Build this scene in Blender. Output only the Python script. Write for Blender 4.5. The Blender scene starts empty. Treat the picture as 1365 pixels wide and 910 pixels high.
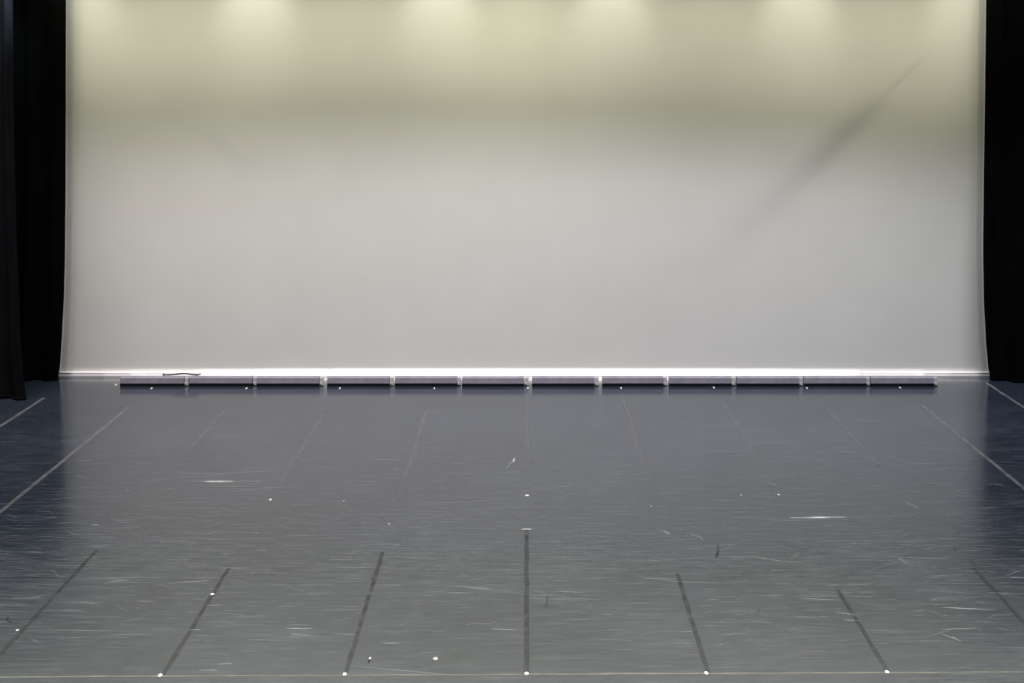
import bpy, bmesh, math, random
from mathutils import Vector
R = random.Random(7)
C = bpy.context.scene.collection
F = 1700.0; CAMH = 4.87; CX = 702.0; HY = 112.0      # focal length in pixels, eye height, vanishing point

def ground(px, py):
    S = (py - HY) / CAMH
    return Vector(((px - CX) / S, F / S, 0.0))
def at(px, py, Y):
    S = F / Y
    return Vector(((px - CX) / S, Y, CAMH - (py - HY) / S))
def lerp(tab, t):
    if t <= tab[0][0]: return tab[0][1]
    for (a, va), (b, vb) in zip(tab, tab[1:]):
        if t <= b:
            k = (t - a) / (b - a); k = k * k * (3 - 2 * k)*0.4 + k*0.6
            return va + (vb - va) * k
    return tab[-1][1]

# ------------------------------------------------------------------ materials
def mat(name, col, rough=0.6, spec=0.5, metal=0.0, noise=None, bump=None, emit=None, sheen=0.0):
    m = bpy.data.materials.new(name); m.use_nodes = True
    nt = m.node_tree; b = nt.nodes['Principled BSDF']
    b.inputs['Base Color'].default_value = (*col, 1)
    b.inputs['Roughness'].default_value = rough
    b.inputs['Specular IOR Level'].default_value = spec
    b.inputs['Metallic'].default_value = metal
    if sheen:
        b.inputs['Sheen Weight'].default_value = sheen
    tc = nt.nodes.new('ShaderNodeTexCoord')
    if noise:
        sc, amt, stretch = noise
        mp = nt.nodes.new('ShaderNodeMapping'); mp.inputs['Scale'].default_value = stretch
        nt.links.new(tc.outputs['Object'], mp.inputs[0])
        n = nt.nodes.new('ShaderNodeTexNoise'); n.inputs['Scale'].default_value = sc; n.inputs['Detail'].default_value = 4
        nt.links.new(mp.outputs[0], n.inputs['Vector'])
        r = nt.nodes.new('ShaderNodeMapRange'); r.inputs['From Min'].default_value = .3; r.inputs['From Max'].default_value = .7
        r.inputs['To Min'].default_value = 1 - amt; r.inputs['To Max'].default_value = 1 + amt
        nt.links.new(n.outputs[0], r.inputs[0])
        v = nt.nodes.new('ShaderNodeVectorMath'); v.operation = 'SCALE'
        v.inputs[0].default_value = col; nt.links.new(r.outputs[0], v.inputs['Scale'])
        nt.links.new(v.outputs[0], b.inputs['Base Color'])
    if bump:
        sc, st = bump
        n = nt.nodes.new('ShaderNodeTexNoise'); n.inputs['Scale'].default_value = sc
        nt.links.new(tc.outputs['Object'], n.inputs['Vector'])
        bp = nt.nodes.new('ShaderNodeBump'); bp.inputs['Strength'].default_value = st; bp.inputs['Distance'].default_value = .01
        nt.links.new(n.outputs[0], bp.inputs['Height']); nt.links.new(bp.outputs[0], b.inputs['Normal'])
    if emit:
        b.inputs['Emission Color'].default_value = (*emit[0], 1); b.inputs['Emission Strength'].default_value = emit[1]
    return m

def mat_floor():
    m = bpy.data.materials.new('grey_dance_vinyl'); m.use_nodes = True
    nt = m.node_tree; N = nt.nodes; L = nt.links; b = N['Principled BSDF']
    tc = N.new('ShaderNodeTexCoord')
    def noise(scale, stretch, detail=4, rough=.6):
        mp = N.new('ShaderNodeMapping'); mp.inputs['Scale'].default_value = stretch; L.new(tc.outputs['Object'], mp.inputs[0])
        n = N.new('ShaderNodeTexNoise'); n.inputs['Scale'].default_value = scale; n.inputs['Detail'].default_value = detail
        n.inputs['Roughness'].default_value = rough; L.new(mp.outputs[0], n.inputs['Vector']); return n.outputs[0]
    def rng(s, a, b_, c, d):
        r = N.new('ShaderNodeMapRange'); r.inputs[1].default_value = a; r.inputs[2].default_value = b_
        r.inputs[3].default_value = c; r.inputs[4].default_value = d; L.new(s, r.inputs[0]); return r.outputs[0]
    def mth(op, a, b_):
        x = N.new('ShaderNodeMath'); x.operation = op
        for i, v in enumerate((a, b_)):
            if isinstance(v, (int, float)): x.inputs[i].default_value = v
            else: L.new(v, x.inputs[i])
        return x.outputs[0]
    blot = noise(.5, (1, 1, 1), 3)
    streak = noise(6, (.22, 5.5, 1), 5, .7)
    fine = noise(16, (.2, 6, 1), 3, .7)
    # wear is strongest on the middle of the stage
    sep = N.new('ShaderNodeSeparateXYZ'); L.new(tc.outputs['Object'], sep.inputs[0])
    wear = mth('MULTIPLY', rng(sep.outputs[1], 21.0, 18.0, 0.1, 1), rng(sep.outputs[1], 10.8, 12.3, .45, 1))
    st = mth('MULTIPLY', rng(streak, .47, .80, 0, 1), wear)
    fi = mth('MULTIPLY', rng(fine, .50, .8, 0, 1), wear)
    s = mth('ADD', mth('MULTIPLY', st, .55), mth('MULTIPLY', fi, .6))
    ramp = N.new('ShaderNodeMix'); ramp.data_type = 'RGBA'
    ramp.inputs[7].default_value = (.150, .165, .185, 1)
    L.new(s, ramp.inputs[0])
    base = N.new('ShaderNodeMix'); base.data_type = 'RGBA'  # bluer, darker upstage: the change of light put into the vinyl colour
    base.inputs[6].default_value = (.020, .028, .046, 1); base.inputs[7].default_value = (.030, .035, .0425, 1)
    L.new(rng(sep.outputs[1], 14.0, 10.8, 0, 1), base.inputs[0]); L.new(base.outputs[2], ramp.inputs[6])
    b.inputs['IOR'].default_value = 1.58
    v = N.new('ShaderNodeVectorMath'); v.operation = 'SCALE'
    L.new(ramp.outputs[2], v.inputs[0]); L.new(rng(blot, .3, .7, .85, 1.15), v.inputs['Scale'])
    L.new(v.outputs[0], b.inputs['Base Color'])
    L.new(mth('ADD', mth('ADD', rng(blot, .3, .7, -.02, .02), rng(sep.outputs[1], 15.0, 10.5, .13, .40)), mth('MULTIPLY', s, .10)), b.inputs['Roughness'])
    b.inputs['Specular IOR Level'].default_value = 1.0
    bp = N.new('ShaderNodeBump'); bp.inputs['Strength'].default_value = .05; bp.inputs['Distance'].default_value = .004
    L.new(mth('ADD', streak, fine), bp.inputs['Height']); L.new(bp.outputs[0], b.inputs['Normal'])
    return m

def mat_film(name, col, alpha, rough=.5):
    m = bpy.data.materials.new(name); m.use_nodes = True
    nt = m.node_tree; b = nt.nodes['Principled BSDF']
    b.inputs['Base Color'].default_value = (*col, 1); b.inputs['Roughness'].default_value = rough
    tc = nt.nodes.new('ShaderNodeTexCoord')
    n = nt.nodes.new('ShaderNodeTexNoise'); n.inputs['Scale'].default_value = 5; n.inputs['Detail'].default_value = 5
    nt.links.new(tc.outputs['Object'], n.inputs['Vector'])
    r = nt.nodes.new('ShaderNodeMapRange'); r.inputs[1].default_value = .35; r.inputs[2].default_value = .65
    r.inputs[3].default_value = alpha * .35; r.inputs[4].default_value = alpha
    nt.links.new(n.outputs[0], r.inputs[0]); nt.links.new(r.outputs[0], b.inputs['Alpha'])
    return m

M = dict(
    floor=mat_floor(),
    scratch=mat_film('pale_scuff', (.36, .39, .42), .36),
    scratch_strong=mat_film('white_scuff', (.36, .38, .40), .55),
    scratch_white=mat_film('bright_scuff', (.80, .81, .80), .95),
    scratch_dark=mat_film('dark_scuff', (.012, .013, .016), .4, .5),
    scratch_tan=mat_film('tan_scuff', (.3, .24, .17), .3),
    cloth=mat('cyclorama_cloth', (.62, .605, .60), .95, .05, noise=(1.2, .018, (1, 1, 1))),
    side_hem=mat('hem_cloth', (.56, .545, .54), .95, .05, noise=(3, .02, (1, 1, 1))),
    edge=mat('bright_edge_cloth', (.80, .80, .78), .9, .05, noise=(3, .02, (1, 1, 1))),
    pocket=mat('pipe_pocket_cloth', (.84, .80, .80), .9, .05, noise=(4, .02, (1, 1, 1))),
    stitch=mat('white_hem_cloth', (.95, .93, .92), .9, .05, noise=(4, .01, (1, 1, 1))),
    velvet=mat('black_stage_velvet', (.0014, .0017, .002), .95, .03, noise=(3, .35, (3, 3, .4)), bump=(30, .3)),
    serge=mat('black_stage_serge', (.004, .0045, .0055), .95, .06, noise=(4, .3, (3, 3, .4)), bump=(40, .3)),
    wall=mat('black_painted_wall', (.003, .003, .0035), .95, .05, noise=(2, .2, (1, 1, 1))),
    housing=mat('grey_housing', (.25, .235, .28), .45, .4, noise=(6, .12, (1, 1, 1))),
    black=mat('black_metal', (.004, .004, .006), .35, .4, noise=(8, .2, (1, 1, 1))),
    bracket=mat('pale_bracket_metal', (.46, .44, .46), .4, .5, noise=(20, .12, (1, 1, 1))),
    knob=mat('bright_knob', (.75, .75, .75), .3, .6, noise=(20, .05, (1, 1, 1))),
    lens=mat('frosted_lens', (.7, .7, .7), .4, .5, noise=(20, .05, (1, 1, 1))),
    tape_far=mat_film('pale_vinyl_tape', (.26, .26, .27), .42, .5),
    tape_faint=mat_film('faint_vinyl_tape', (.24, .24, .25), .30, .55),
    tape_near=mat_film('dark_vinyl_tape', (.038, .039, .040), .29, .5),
    tape_line=mat_film('cross_tape', (.15, .147, .135), .7, .5),
    dot=mat('white_spike_tape', (.88, .88, .86), .5, .4, noise=(30, .04, (1, 1, 1))),
    dot_dim=mat('faded_spike_tape', (.5, .5, .5), .5, .4, noise=(30, .04, (1, 1, 1))),
    dot_pink=mat('pink_spike_tape', (.62, .42, .42), .5, .4, noise=(30, .04, (1, 1, 1))),
)

# ------------------------------------------------------------------ object helpers
def obj(name, bm, m, parent=None, smooth=False):
    me = bpy.data.meshes.new(name); bm.to_mesh(me); bm.free()
    for x in (m if isinstance(m, (list, tuple)) else [m]): me.materials.append(x)
    if smooth:
        for p in me.polygons: p.use_smooth = True
    o = bpy.data.objects.new(name, me); C.objects.link(o)
    if parent: o.parent = parent
    return o
def tag(o, label, cat, group=None):
    o['label'] = label; o['category'] = cat
    if group: o['group'] = group
    return o
def empty(name, loc=(0, 0, 0)):
    o = bpy.data.objects.new(name, None); C.objects.link(o); o.location = loc; o.empty_display_size = .1
    return o
def struct(name, bm, m):
    o = obj(name, bm, m); o['kind'] = 'structure'; return o
def box(bm, x0, x1, y0, y1, z0, z1):
    v = [bm.verts.new((x, y, z)) for x in (x0, x1) for y in (y0, y1) for z in (z0, z1)]
    for f in ((0, 1, 3, 2), (4, 6, 7, 5), (0, 4, 5, 1), (2, 3, 7, 6), (0, 2, 6, 4), (1, 5, 7, 3)):
        bm.faces.new([v[i] for i in f])
def prism(bm, prof, x0, x1):
    a = [bm.verts.new((x0, y, z)) for y, z in prof]; b = [bm.verts.new((x1, y, z)) for y, z in prof]
    n = len(prof)
    for i in range(n):
        bm.faces.new((a[i], a[(i + 1) % n], b[(i + 1) % n], b[i]))
    bm.faces.new(a[::-1]); bm.faces.new(b)
    bmesh.ops.recalc_face_normals(bm, faces=bm.faces)
def disc(bm, x, y, r, h, n=20, ry=None, z0=0.0015):
    ry = ry or r
    lo = [bm.verts.new((x + r * math.cos(i * 2 * math.pi / n), y + ry * math.sin(i * 2 * math.pi / n), z0)) for i in range(n)]
    hi = [bm.verts.new((v.co.x * .92 + x * .08, v.co.y * .92 + y * .08, z0 + h)) for v in lo]
    for i in range(n): bm.faces.new((lo[i], lo[(i + 1) % n], hi[(i + 1) % n], hi[i]))
    bm.faces.new(hi)
def tube(bm, pts, r, n=10, cap=True):
    pts = [Vector(p) for p in pts]; rings = []
    for i, p in enumerate(pts):
        d = (pts[min(i + 1, len(pts) - 1)] - pts[max(i - 1, 0)]).normalized()
        u = d.cross(Vector((0, 0, 1)));  u = u.normalized() if u.length > 1e-4 else Vector((1, 0, 0))
        w = u.cross(d)
        rings.append([bm.verts.new(p + r * (math.cos(k * 2 * math.pi / n) * u + math.sin(k * 2 * math.pi / n) * w)) for k in range(n)])
    for a, b in zip(rings, rings[1:]):
        for k in range(n): bm.faces.new((a[k], a[(k + 1) % n], b[(k + 1) % n], b[k]))
    if cap: bm.faces.new(rings[0][::-1]); bm.faces.new(rings[-1])

# ------------------------------------------------------------------ setting
bm = bmesh.new()
box(bm, -14, 14, 4.5, 24.2, -.12, 0)
for f in bm.faces: f.material_index = 0
def sliver(c, L, w, ang, mi, bend=0.0, z=.0006):
    """thin tapered scuff lying in the vinyl, c = centre, curved by bend"""
    n = 6; a = math.radians(ang); dx, dy = math.cos(a), math.sin(a); up = []; dn = []
    for i in range(n + 1):
        t = i / n * 2 - 1
        o = bend * (1 - t * t) * L
        hw = w * .5 * math.sqrt(max(0, 1 - t * t)) + .0006
        x = c[0] + dx * t * L / 2 - dy * o; y = c[1] + dy * t * L / 2 + dx * o
        up.append(bm.verts.new((x - dy * hw, y + dx * hw, z))); dn.append(bm.verts.new((x + dy * hw, y - dx * hw, z)))
    for i in range(n):
        bm.faces.new((dn[i], dn[i + 1], up[i + 1], up[i])).material_index = mi
def scuff(px0, py0, px1, py1, w, mi, bend=0.0):
    a = ground(px0, py0); b = ground(px1, py1); d = b - a
    sliver((a + b) / 2, d.length, w, math.degrees(math.atan2(d.y, d.x)), mi, bend, .0006 + R.random() * .0005)
# random wear
for i in range(2300):
    py = R.triangular(575, 880, 715); px = R.uniform(-60, 1425)
    g = ground(px, py)
    L = R.choice((.05, .1, .15, .25, .4, .6)) * R.uniform(.6, 1.3) * (1 if py < 800 else .6)
    w = R.uniform(.003, .0075) * (1.4 if L < .2 else 1) * min(1.2, (900 - py) / 200 + .35)
    sliver(g, L, w, R.gauss(0, 4) + (R.choice((0, 0, 0, 0, 0, 0, 0, 0, 0, 35, -35))), 1, R.uniform(-.03, .03), .0005 + R.random() * .0006)
for i in range(26):
    g = ground(R.uniform(0, 1365), R.uniform(590, 860))
    sliver(g, R.uniform(.1, .4), R.uniform(.007, .014), R.gauss(0, 5), 2, R.uniform(-.03, .03))
for i in range(40):
    g = ground(R.uniform(0, 1365), R.uniform(640, 890))
    sliver(g, R.uniform(.04, .25), R.uniform(.004, .010), R.uniform(-40, 40), 3, R.uniform(-.1, .1))
# the marks one can point to
for a in ((245, 641, 352, 641, .06, 2), (272, 641.5, 312, 641.5, .06, 5), (255, 632, 365, 628, .02, 1), (250, 636, 380, 625, .02, 1),
          (235, 630, 300, 631, .02, 1), (270, 652, 400, 649, .02, 1), (300, 655, 350, 652, .02, 1), (270, 648, 350, 648, .03, 1),
          (1045, 688, 1160, 690, .04, 1), (1052, 690, 1130, 689, .05, 5), (1020, 694, 1150, 692, .02, 1), (1070, 686, 1250, 688, .015, 1),
          (1205, 668, 1226, 678, .05, 1), (1232, 644, 1264, 645, .02, 2), (1024, 643, 1034, 646, .03, 1), (1085, 721, 1190, 721, .02, 1),
          (1000, 741, 1062, 751, .02, 2), (965, 742, 1010, 742, .02, 1), (1196, 742, 1260, 745, .02, 2), (1250, 809, 1330, 813, .02, 2),
          (1100, 780, 1120, 779, .02, 2), (1345, 769, 1365, 770, .02, 2), (85, 702, 180, 705, .015, 1), (120, 699, 133, 700, .03, 2),
          (142, 775, 172, 773, .02, 2), (225, 777, 285, 773, .018, 2), (270, 807, 300, 806, .015, 1), (65, 839, 150, 841, .012, 1),
          (265, 893, 290, 893, .012, 2), (290, 885, 310, 884, .01, 1), (330, 763, 392, 764, .015, 1), (440, 756, 500, 756, .02, 1),
          (510, 857, 535, 857, .012, 2), (625, 783, 655, 785, .02, 2), (655, 838, 687, 839, .014, 2), (590, 630, 630, 631, .015, 1),
          (750, 601, 778, 602, .02, 1), (800, 711, 826, 711, .014, 1), (655, 758, 700, 760, .014, 1), (740, 787, 778, 790, .015, 2),
          (745, 795, 760, 796, .012, 1), (475, 888, 600, 899, .008, 1), (115, 726, 150, 729, .015, 1), (290, 756, 330, 758, .015, 1),
          (880, 774, 960, 777, .02, 1), (850, 770, 905, 772, .02, 1), (1080, 798, 1110, 799, .02, 1), (1110, 815, 1150, 821, .015, 1),
          (1125, 826, 1150, 827, .02, 1), (1255, 845, 1280, 853, .01, 1), (910, 578, 925, 580, .03, 1), (560, 548, 588, 549, .04, 1)):
    scuff(*a)
for a in ((675, 624, 684, 612, .02, 2), (684, 616, 686, 610, .02, 5), (878, 706, 893, 713, .03, 2, .12), (913, 710, 938, 720, .03, 2, .12),
          (1198, 742, 1216, 753, .02, 2, -.12), (1268, 848, 1282, 855, .01, 2), (1170, 776, 1120, 780, .014, 2, .05),
          (16, 818, 22, 831, .025, 3, -.25), (955, 722, 955, 742, .03, 3, .04), (956, 736, 955, 744, .035, 3), (729, 792, 725, 812, .022, 3, .05),
          (492, 768, 490, 775, .02, 3, .3), (1272, 728, 1274, 735, .03, 3), (1290, 745, 1300, 756, .02, 3, .1), (1012, 810, 1010, 816, .014, 3),
          (770, 812, 800, 795, .008, 3, .05), (1270, 700, 1274, 720, .015, 3, .1),
          (787, 897, 1000, 898, .016, 4), (1060, 867, 1100, 868, .012, 4), (620, 830, 660, 831, .012, 4), (180, 800, 205, 802, .03, 4)):
    scuff(*a)
floor = struct('floor', bm, [M['floor'], M['scratch'], M['scratch_strong'], M['scratch_dark'], M['scratch_tan'], M['scratch_white']])

bm = bmesh.new(); box(bm, -14, 14, 24.2, 24.4, 0, 13); struct('wall_back', bm, M['wall'])
bm = bmesh.new(); box(bm, -14.2, -14, 4.5, 24.4, 0, 13); struct('wall_left', bm, M['wall'])
bm = bmesh.new(); box(bm, 14, 14.2, 4.5, 24.4, 0, 13); struct('wall_right', bm, M['wall'])
bm = bmesh.new(); box(bm, -14.2, 14.2, 4.5, 24.4, 13, 13.2); struct('ceiling', bm, M['wall'])

# ------------------------------------------------------------------ cyclorama
YC = F / 79.7; SC = 79.7; ZB = CAMH - (502 - HY) / SC; ZT = 9.0
LEFT = [(-260, 88.5), (0, 88.5), (250, 88), (330, 87.3), (390, 86), (440, 83.5), (475, 81.3), (502, 79.3)]
RIGHT = [(-260, 1315), (0, 1314), (130, 1312.5), (250, 1310.8), (330, 1310), (400, 1311), (450, 1313.5), (480, 1316), (502, 1318)]
def zy(z): return HY + (CAMH - z) * SC
def xl(z): return (lerp(LEFT, zy(z)) - CX) / SC
def xr(z): return (lerp(RIGHT, zy(z)) - CX) / SC
def seg_dist(p, a, b):
    ab = (b[0] - a[0], b[1] - a[1]); t = ((p[0] - a[0]) * ab[0] + (p[1] - a[1]) * ab[1]) / (ab[0] ** 2 + ab[1] ** 2)
    tc = min(1, max(0, t)); q = (a[0] + ab[0] * tc, a[1] + ab[1] * tc)
    side = (p[0] - a[0]) * ab[1] - (p[1] - a[1]) * ab[0]
    return math.copysign(math.hypot(p[0] - q[0], p[1] - q[1]), side), tc, t
def sag(px, py):
    """how far the cloth is pushed towards the audience, metres"""
    d = 0
    # long diagonal crease shaped to shade like a soft cast shadow, upper right
    s, t, tr = seg_dist((px, py), (1185, 122), (905, 392))
    wid = 13 + 12 * t; amp = -.034 * (1 - t) ** .75 * min(1, t * 5 + .15)
    d += amp * math.tanh(s / wid) * math.exp(-(s / (wid * 5)) ** 2)
    s, t, tr = seg_dist((px, py), (262, 160), (345, 240))
    d += .006 * math.tanh(s / 9) * math.exp(-(s / 45) ** 2) * math.sin(math.pi * min(1, max(0, t)))
    # vertical soft folds near the selvedges
    d += .022 * math.exp(-((px - 1262) / 20) ** 2) * math.exp(-((py - 150) / 75) ** 2)
    d += .012 * math.exp(-((px - 122) / 20) ** 2) * math.exp(-((py - 170) / 90) ** 2)
    # very soft waves
    d += .0016 * math.sin(px / 37.0 + 1) * math.exp(-((py - 90) / 160) ** 2)
    d += .0022 * math.sin(px / 71.0 + .6 + py / 300) * max(0, 1 - py / 480)
    return d
cyc = empty('cyclorama', (0, YC, 0))
tag(cyc, 'huge pale grey cyclorama cloth stretched across the back of the stage', 'backdrop')
HEM = 9.0 / SC
bm = bmesh.new(); NX, NZ = 420, 150; grid = []
for j in range(NZ + 1):
    z = ZB + .085 + (ZT - ZB - .085) * j / NZ; row = []
    a, b = xl(z) + HEM * .9, xr(z) - HEM * .9
    for i in range(NX + 1):
        x = a + (b - a) * i / NX
        row.append(bm.verts.new((x, -sag(CX + x * SC, zy(z)), z)))
    grid.append(row)
for j in range(NZ):
    for i in range(NX): bm.faces.new((grid[j][i], grid[j][i + 1], grid[j + 1][i + 1], grid[j + 1][i]))
obj('cloth', bm, M['cloth'], cyc, True)
for fx, sgn in ((xl, 1), (xr, -1)):
    for nm, o0, o1, yy, mm in (('side_hem', 0, HEM, -.012, 'side_hem'), ('selvedge', 0, .022, -.02, 'edge')):
        bm = bmesh.new(); rows = []
        for j in range(81):
            z = ZB + .0 + (ZT - ZB) * (j / 80) ** 1.3
            x = fx(z)
            rows.append([bm.verts.new((x + sgn * o, y, z)) for o, y in ((o0, 0), (o0, yy), (o1, yy), (o1, 0))])
        for p, q in zip(rows, rows[1:]):
            for k in range(4): bm.faces.new((p[k], p[(k + 1) % 4], q[(k + 1) % 4], q[k]))
        bm.faces.new(rows[0]); bm.faces.new(rows[-1][::-1])
        bmesh.ops.recalc_face_normals(bm, faces=bm.faces)
        obj(nm, bm, M[mm], cyc)
bm = bmesh.new()
x0, x1 = xl(ZB) + .001, xr(ZB) - .001
h = .092
prism(bm, [(.03, .0 + ZB), (-.030, ZB), (-.045, ZB + .02), (-.045, ZB + h - .02), (-.03, ZB + h), (.03, ZB + h)], x0, x1)
obj('pipe_pocket', bm, M['pocket'], cyc)
for zc in (ZB + .010, ZB + h - .012):
    bm = bmesh.new(); prism(bm, [(-.02, zc - .011), (-.052, zc - .011), (-.058, zc), (-.052, zc + .011), (-.02, zc + .011)], x0, x1)
    obj('hem_band', bm, M['stitch'], cyc)

# ------------------------------------------------------------------ black masking curtains
def curtain(name, label, Y, edge_in, x_out, side, m, ztop=9.5, Yout=0.0, fold=.30, seed=1, amp=.055, flare=0.0):
    """edge_in(z) gives the stage-side edge; the curtain hangs from it to x_out in soft pleats"""
    r = random.Random(seed); bm = bmesh.new(); root = empty(name, (x_out, Y, 0))
    tag(root, label, 'curtain')
    W = abs(edge_in(4) - x_out); NU = int(W / .02); NV = 60
    ph = [r.uniform(0, 6.3) for _ in range(6)]
    fr = [r.uniform(.8, 1.25) for _ in range(6)]
    rows = []
    for j in range(NV + 1):
        z = .004 + (ztop - .004) * (j / NV) ** 1.4; row = []
        e = edge_in(z)
        for i in range(NU + 1):
            u = i / NU; w = u * W
            k = 2 * math.pi / fold
            k2 = flare * math.exp(-z / 1.2)
            s = math.sin(k * fr[0] * w + ph[0] + .25 * math.sin(z * .7 + ph[3])) * .6 + math.sin(k * .53 * fr[1] * w + ph[1]) * .5 + math.sin(k * 2.1 * w + ph[2] + z * .3) * .14
            env = min(1, u * W / .12)
            y = s * amp * env * (1 + .3 * math.exp(-z)) + Yout * u
            x = e + (x_out - e) * u + side * k2 * math.sin(u * 9 + 1)
            row.append(bm.verts.new((x - x_out, y, z + .012 * (1 + math.sin(w * 7 + ph[4])) * (math.exp(-z * 3)))))
        rows.append(row)
    for j in range(NV):
        for i in range(NU): bm.faces.new((rows[j][i], rows[j][i + 1], rows[j + 1][i + 1], rows[j + 1][i]))
    o = obj('drape', bm, m, root, True)
    md = o.modifiers.new('thick', 'SOLIDIFY'); md.thickness = .006
    bm = bmesh.new(); pts = []
    for i in range(0, NU + 1, 2):
        v = o.data.vertices[i].co; pts.append((v.x, v.y - .004, v.z + .022))
    tube(bm, pts, .014, 8); obj('weighted_hem', bm, m, root, True)
    return root
S2 = 81.2
def e_left(z):
    py = HY + (CAMH - z) * S2; return (lerp(LEFT, py) - 1.2 - CX) / S2
def e_right(z):
    py = HY + (CAMH - z) * S2; return (lerp(RIGHT, py) + 1.4 - CX) / S2
curtain('stage_curtain', 'black pleated wing curtain right against the left edge of the pale cyclorama', F / S2, e_left, -10.6, -1, M['velvet'], Yout=0, seed=3, amp=.045)
curtain('stage_curtain', 'black wing curtain hanging against the right edge of the pale cyclorama', F / S2, e_right, 10.8, 1, M['velvet'], Yout=-.9, seed=8, amp=.05)
S3 = 86.4
NEAR = [(-200, 16), (0, 17), (150, 18.5), (300, 22), (440, 27), (500, 31), (533, 35)]
def e_near(z):
    py = HY + (CAMH - z) * S3; return (lerp(NEAR, py) - CX) / S3
curtain('stage_curtain', 'nearest black wing curtain, cut by the left side of the photo', F / S3, e_near, -11.2, -1, M['serge'], seed=5, amp=.06, fold=.34)
# unseen black border, added to trim the front light off the upper cyclorama
bm = bmesh.new(); YB = 19.0; n = 240; rows = []
for zt in (0, .25, 1, 3.3):
    rows.append([bm.verts.new((-11 + 22 * i / n, .04 * math.sin(i * .55) + .02 * math.sin(i * .23), 6.56 - (i / n - .5) * .38 + zt)) for i in range(n + 1)])
for a, b in zip(rows, rows[1:]):
    for i in range(n): bm.faces.new((a[i], a[i + 1], b[i + 1], b[i]))
o = obj('light_trim_border', bm, M['velvet']); o.location = (0, YB, 0)
tag(o, 'unseen black border added above the stage to trim light off the upper cyclorama', 'curtain')

# ------------------------------------------------------------------ floor battens
UN = [(160, 245), (252, 336), (342, 425), (436, 519), (526, 609), (616, 699), (709, 792), (803, 884), (892, 975), (982, 1065), (1072, 1155), (1161, 1245)]
YL = F / ((514.8 - HY) / CAMH); SL = F / YL
ORD = ['first', 'second', 'third', 'fourth', 'fifth', 'sixth', 'seventh', 'eighth', 'ninth', 'tenth', 'eleventh', 'twelfth']
def batten_label(i):
    if i == 0: return 'leftmost low floor batten light, with a cable looped over its end, before the cyclorama'
    if i == 11: return 'rightmost low black and grey batten light on the floor before the cyclorama'
    if i < 6: return '%s low floor batten light from the left end of the row' % ORD[i]
    return '%s low floor batten light from the right end of the row' % ORD[11 - i]
def make_batten(w, gap):
    t = empty('batten_light')
    bm = bmesh.new(); prism(bm, [(.004, .002), (0, .005), (0, .045), (.14, .045), (.14, .002)], 0, w); obj('base', bm, M['black'], t)
    bm = bmesh.new(); prism(bm, [(.001, .046), (.004, .132), (.016, .143), (.10, .146), (.14, .118), (.14, .046)], 0.002, w - .002)
    obj('housing', bm, M['housing'], t)
    bm = bmesh.new(); prism(bm, [(.141, .050), (.141, .112), (.149, .108), (.149, .054)], .02, w - .02); obj('lens', bm, M['lens'], t)
    bm = bmesh.new(); prism(bm, [(.03, .002), (.03, .128), (.045, .136), (.09, .136), (.09, .002)], w + .006, w + gap - .006)
    br = obj('end_bracket', bm, M['bracket'], t)
    bm = bmesh.new(); prism(bm, [(.012, .002), (.012, .012), (.024, .012), (.024, .002)], w + .002, w + gap - .004); obj('link_bar', bm, M['black'], br)
    bm = bmesh.new(); bmesh.ops.create_uvsphere(bm, u_segments=10, v_segments=6, radius=.012)
    for v in bm.verts: v.co += Vector((w + gap * .3, .018, .048))
    obj('knob', bm, M['knob'], br, True)
    return t
def dup(root):
    r = root.copy(); C.objects.link(r)
    for ch in list(root.children):
        c = ch.copy(); C.objects.link(c); c.parent = r
        for g in list(ch.children):
            d = g.copy(); C.objects.link(d); d.parent = c
    return r
W0 = 83.5 / SL; proto = make_batten(W0, 6.0 / SL)
for i, (a, b) in enumerate(UN):
    t = proto if i == 0 else dup(proto)
    t.location = ((a - CX) / SL, YL + [0, .01, .0, .0, .01, -.01, 0, .01, 0, -.005, .005, 0][i], 0)
    t.scale = ((b - a) / SL / W0, 1, 1)
    tag(t, batten_label(i), 'stage light', 'low batten lights in a row along the cyclorama')
# cable over the joint of the first two battens
bm = bmesh.new(); P = [((214 - CX) / SL, YL + .19, .158)]
for k in range(25):
    u = k / 24; px = 215 + 46 * u
    P.append(((px - CX) / SL, YL + .10 + .01 * math.sin(u * 5), .160 + .024 * math.exp(-((u - .62) / .27) ** 2)))
P.append(((263 - CX) / SL, YL + .19, .158))
tube(bm, P, .0115, 8)
tag(obj('power_cable', bm, M['black'], None, True), 'black cable looping over the joint of the two leftmost batten lights', 'cable')

# ------------------------------------------------------------------ tape on the seams
def strip(name, a, b, wa, m, label, group, z=.0022):
    bm = bmesh.new(); d = (b - a); n = max(8, int(d.length / .15)); u = d.normalized(); s = Vector((-u.y, u.x, 0)); rr = random.Random(int(a.x * 100))
    L_ = []; Rr = []
    for i in range(n + 1):
        p = d * (i / n); w = wa / 2 * (1 + rr.uniform(-.12, .12)); j = rr.uniform(-.003, .003)
        L_.append((p + s * (w + j))); Rr.append((p - s * (w - j)))
    top = [[bm.verts.new((q.x, q.y, z)) for q in L_], [bm.verts.new((q.x, q.y, z)) for q in Rr]]
    for i in range(n): bm.faces.new((top[0][i], top[1][i], top[1][i + 1], top[0][i + 1]))
    bmesh.ops.recalc_face_normals(bm, faces=bm.faces)
    o = obj(name, bm, m); o.location = (a.x, a.y, 0)
    md = o.modifiers.new('thick', 'SOLIDIFY'); md.thickness = .0006; md.offset = 0
    return tag(o, label, 'tape', group)
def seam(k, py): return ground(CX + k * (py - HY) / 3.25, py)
WORD = {1: 'first', 2: 'second', 3: 'third', 4: 'fourth', 5: 'fifth'}
FARK = {0: (526, 618), -1: (545, 668), 1: (530, 640), -2: (545, 642), 2: (538, 610), -3: (548, 600), 3: (540, 622), -4: (543, 690), 4: (540, 690), -5: (530, 600), 5: (510, 600)}
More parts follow.
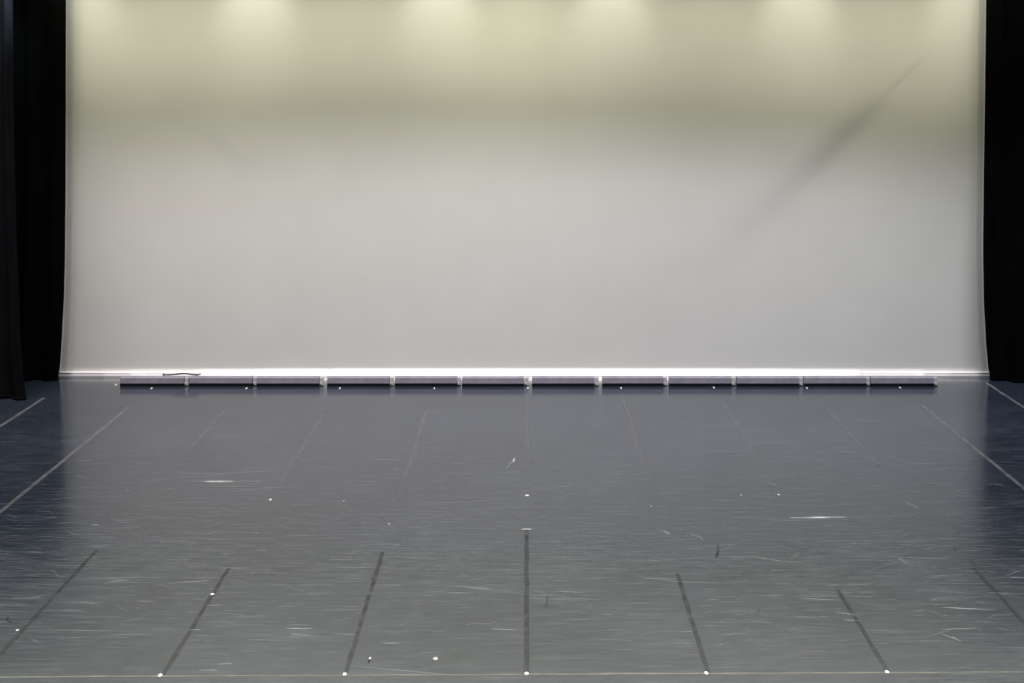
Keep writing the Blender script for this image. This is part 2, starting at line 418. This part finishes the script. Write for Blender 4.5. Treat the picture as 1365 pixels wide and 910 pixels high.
for k, (ya, yb) in FARK.items():
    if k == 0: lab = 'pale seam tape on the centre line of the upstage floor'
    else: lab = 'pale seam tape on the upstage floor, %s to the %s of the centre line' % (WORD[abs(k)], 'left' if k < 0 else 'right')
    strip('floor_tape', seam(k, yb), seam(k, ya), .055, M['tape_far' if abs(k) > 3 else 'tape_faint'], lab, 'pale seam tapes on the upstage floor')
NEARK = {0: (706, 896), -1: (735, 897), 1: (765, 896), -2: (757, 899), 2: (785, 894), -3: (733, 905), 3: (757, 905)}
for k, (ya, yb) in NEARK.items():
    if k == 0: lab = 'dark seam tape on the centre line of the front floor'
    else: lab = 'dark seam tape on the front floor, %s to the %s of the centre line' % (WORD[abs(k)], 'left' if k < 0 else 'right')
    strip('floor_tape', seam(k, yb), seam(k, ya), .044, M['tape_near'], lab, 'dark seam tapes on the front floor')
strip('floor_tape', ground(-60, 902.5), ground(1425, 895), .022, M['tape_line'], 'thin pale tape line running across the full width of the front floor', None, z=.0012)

# ------------------------------------------------------------------ spike marks
def dot(px, py, r, m, label, group=None, ry=None):
    g = ground(px, py); bm = bmesh.new(); disc(bm, 0, 0, r, .002, ry=ry, z0=.003)
    o = obj('floor_marker', bm, M[m]); o.location = g
    tag(o, label, 'marker', group); return o
G1 = 'white spike dots along the front tape line'
dot(213.5, 900, .016, 'dot', 'leftmost white dot on the front tape line', G1, .024)
dot(459.5, 898.5, .016, 'dot', 'second white dot from the left on the front tape line', G1, .024)
dot(702, 897.5, .016, 'dot', 'white dot at the near end of the centre seam tape', G1, .024)
dot(941.5, 897, .016, 'dot', 'second white dot from the right on the front tape line', G1, .024)
dot(1182.5, 895.5, .016, 'dot', 'rightmost white dot on the front tape line', G1, .024)
dot(702.5, 660.5, .024, 'dot', 'bright oval white mark on the centre line at mid stage', None, .03)
dot(360.5, 666, .016, 'dot', 'white dot at mid stage between the long white scuff and the centre', None, .03)
dot(458, 668.5, .012, 'dot_dim', 'faint white dot at mid stage, left of the centre mark', None, .024)
dot(1038, 659.5, .014, 'dot', 'white dot at mid stage, right of the centre mark', None, .026)
dot(988, 660, .010, 'dot_dim', 'faint small dot just left of the white mid stage dot on the right', None, .022)
dot(518.5, 698.5, .012, 'dot_pink', 'tiny pinkish dot near the middle of the stage', None, .022)
dot(283, 792, .018, 'dot', 'white scrap at the far end of the second dark seam tape from the left', None, .02)
dot(23, 840, .012, 'dot_dim', 'small pale dot beside the leftmost dark seam tape', None, .018)
dot(702, 705.5, .06, 'dot_dim', 'pale strip across the far end of the dark centre seam tape', None, .016)
dot(868, 675, .008, 'dot_dim', 'tiny faint dot right of the centre mark', None, .02)
G2 = 'pale dots in front of the batten lights'
for i, (px, py, m, lab) in enumerate([(154.5, 513, 'dot', 'pale dot just left of the leftmost batten light'),
        (202, 517.5, 'dot', 'pale dot before the middle of the leftmost batten light'),
        (328.5, 517.5, 'dot', 'pale dot before the right end of the second batten light from the left'),
        (453, 517.5, 'dot', 'pale dot before the fourth batten light from the left'),
        (579, 517.5, 'dot', 'pale dot before the fifth batten light from the left'),
        (703.5, 517, 'dot', 'pale dot in the gap between the two central batten lights'),
        (828, 517, 'dot', 'pale dot before the fifth batten light from the right'),
        (951.5, 516.5, 'dot', 'pale dot before the fourth batten light from the right'),
        (1075.5, 517, 'dot', 'pale dot before the left end of the second batten light from the right'),
        (1199.5, 516.5, 'dot', 'pale dot before the middle of the rightmost batten light')]):
    dot(px, py, .013, m, lab, G2, .05)
# little left-behind things on the front floor
g = ground(580.5, 878.5); bm = bmesh.new()
ring = [(.017 * math.cos(a * math.pi / 10), .02 * math.sin(a * math.pi / 10), .006) for a in range(21)]
tube(bm, ring, .0035, 8, False); tube(bm, [(-.012, .012, .006), (.012, -.012, .006)], .003, 6)
o = obj('metal_ring', bm, M['dot_dim'], None, True); o.location = g
tag(o, 'small pale ring left lying on the front floor, left of the centre seam', 'ring')
g = ground(492.5, 880.5); t = empty('screw', g)
tag(t, 'small screw with a pale head lying beside the dark seam tape left of centre', 'screw')
bm = bmesh.new(); tube(bm, [(0, .012, .007), (.001, .03, .007), (.002, .042, .006)], .0075, 10); obj('head', bm, M['dot'], t, True)
bm = bmesh.new(); tube(bm, [(-.004, -.034, .004), (-.001, -.01, .006), (0, .012, .007)], .0062, 8); obj('shank', bm, M['black'], t, True)

# ------------------------------------------------------------------ lights
def light(kind, name, loc, target, power, col, **kw):
    l = bpy.data.lights.new(name, kind); l.energy = power; l.color = col
    for k, v in kw.items(): setattr(l, k, v)
    o = bpy.data.objects.new(name, l); C.objects.link(o); o.location = loc
    d = Vector(target) - Vector(loc); o.rotation_euler = d.to_track_quat('-Z', 'Y').to_euler()
    return o
WARM = (1, .99, .69); COOL = (.97, .94, 1.0)
for px, p in ((112, .75), (340, 1.1), (586, 1.15), (815, 1.15), (1066, 1.0), (1285, .75)):
    x = (px - CX) / SC
    light('SPOT', 'cyc_flood', (x, YC - .8, 7.3), (x, YC, 6.25), 56 * p, (1, .98, .82), spot_size=math.radians(64), spot_blend=1.0, shadow_soft_size=.12)
light('AREA', 'cyc_wash', (-4, YC - 1.6, 8.2), (-4, YC, 4.9), 74, WARM, shape='RECTANGLE', size=8.4, size_y=.2, spread=math.radians(56))
light('AREA', 'cyc_wash', (4, YC - 1.6, 8.2), (4, YC, 4.9), 66, WARM, shape='RECTANGLE', size=8.4, size_y=.2, spread=math.radians(56))
# cool front wash, trimmed by the border
light('AREA', 'front_wash', (-6, 14.6, 12.4), (-5, YC - 1.5, -.5), 535, (1, .96, .945), shape='RECTANGLE', size=12, size_y=2.2, spread=math.radians(85))
light('AREA', 'front_wash', (6, 14.6, 12.4), (5, YC - 1.5, -.5), 485, (.93, .95, 1.0), shape='RECTANGLE', size=12, size_y=2.2, spread=math.radians(85))
# downstage work light
light('AREA', 'work_light', (0, 7.6, 7.5), (0, 8.0, 0), 2500, (1.0, .965, .83), shape='RECTANGLE', size=22, size_y=1.2, spread=math.radians(85))
# side light on the nearest wing curtain
light('SPOT', 'wing_light', (-7.55, 18.75, 6.7), (-8.35, F / S3, 5.95), 420, (.80, .86, 1), spot_size=math.radians(58), spot_blend=.9, shadow_soft_size=.12)
# glow of the batten lights on the bottom hem
for i, (a, b) in enumerate(UN):
    k = [.24, .46, .75, 1, 1.1, 1.1, 1.1, 1.05, .9, .7, .45, .25][i]
    x = ((a + b) / 2 - CX) / SL
    light('AREA', 'hem_glow', (x, YL + .20, .08), (x, YC, .045), .95 * k, (1, .96, .98), shape='RECTANGLE', size=1.09, size_y=.03, spread=math.radians(17))

for px, k in ((95, .09), (138, .15), (1265, .16), (1305, .09)):  # extra lamps past the row ends, added to brighten the hem there
    x = (px - CX) / SL
    light('AREA', 'hem_glow', (x, YL + .20, .08), (x, YC, .045), .85 * k * .5, (1, .96, .96), shape='RECTANGLE', size=.5, size_y=.03, spread=math.radians(17))
w = bpy.data.worlds.new('world'); w.use_nodes = True; bpy.context.scene.world = w
w.node_tree.nodes['Background'].inputs[0].default_value = (.5, .6, .8, 1); w.node_tree.nodes['Background'].inputs[1].default_value = .035

cam = bpy.data.cameras.new('camera'); co = bpy.data.objects.new('camera', cam); C.objects.link(co)
co.location = (0, 0, CAMH); co.rotation_euler = (math.radians(90), 0, 0)
cam.sensor_width = 36; cam.lens = 36 * F / 1365
cam.shift_x = -(CX - 682.5) / 1365; cam.shift_y = -(455 - HY) / 1365
cam.clip_end = 200
sc = bpy.context.scene; sc.camera = co
sc.view_settings.view_transform = 'Standard'; sc.view_settings.look = 'None'; sc.view_settings.exposure = 0
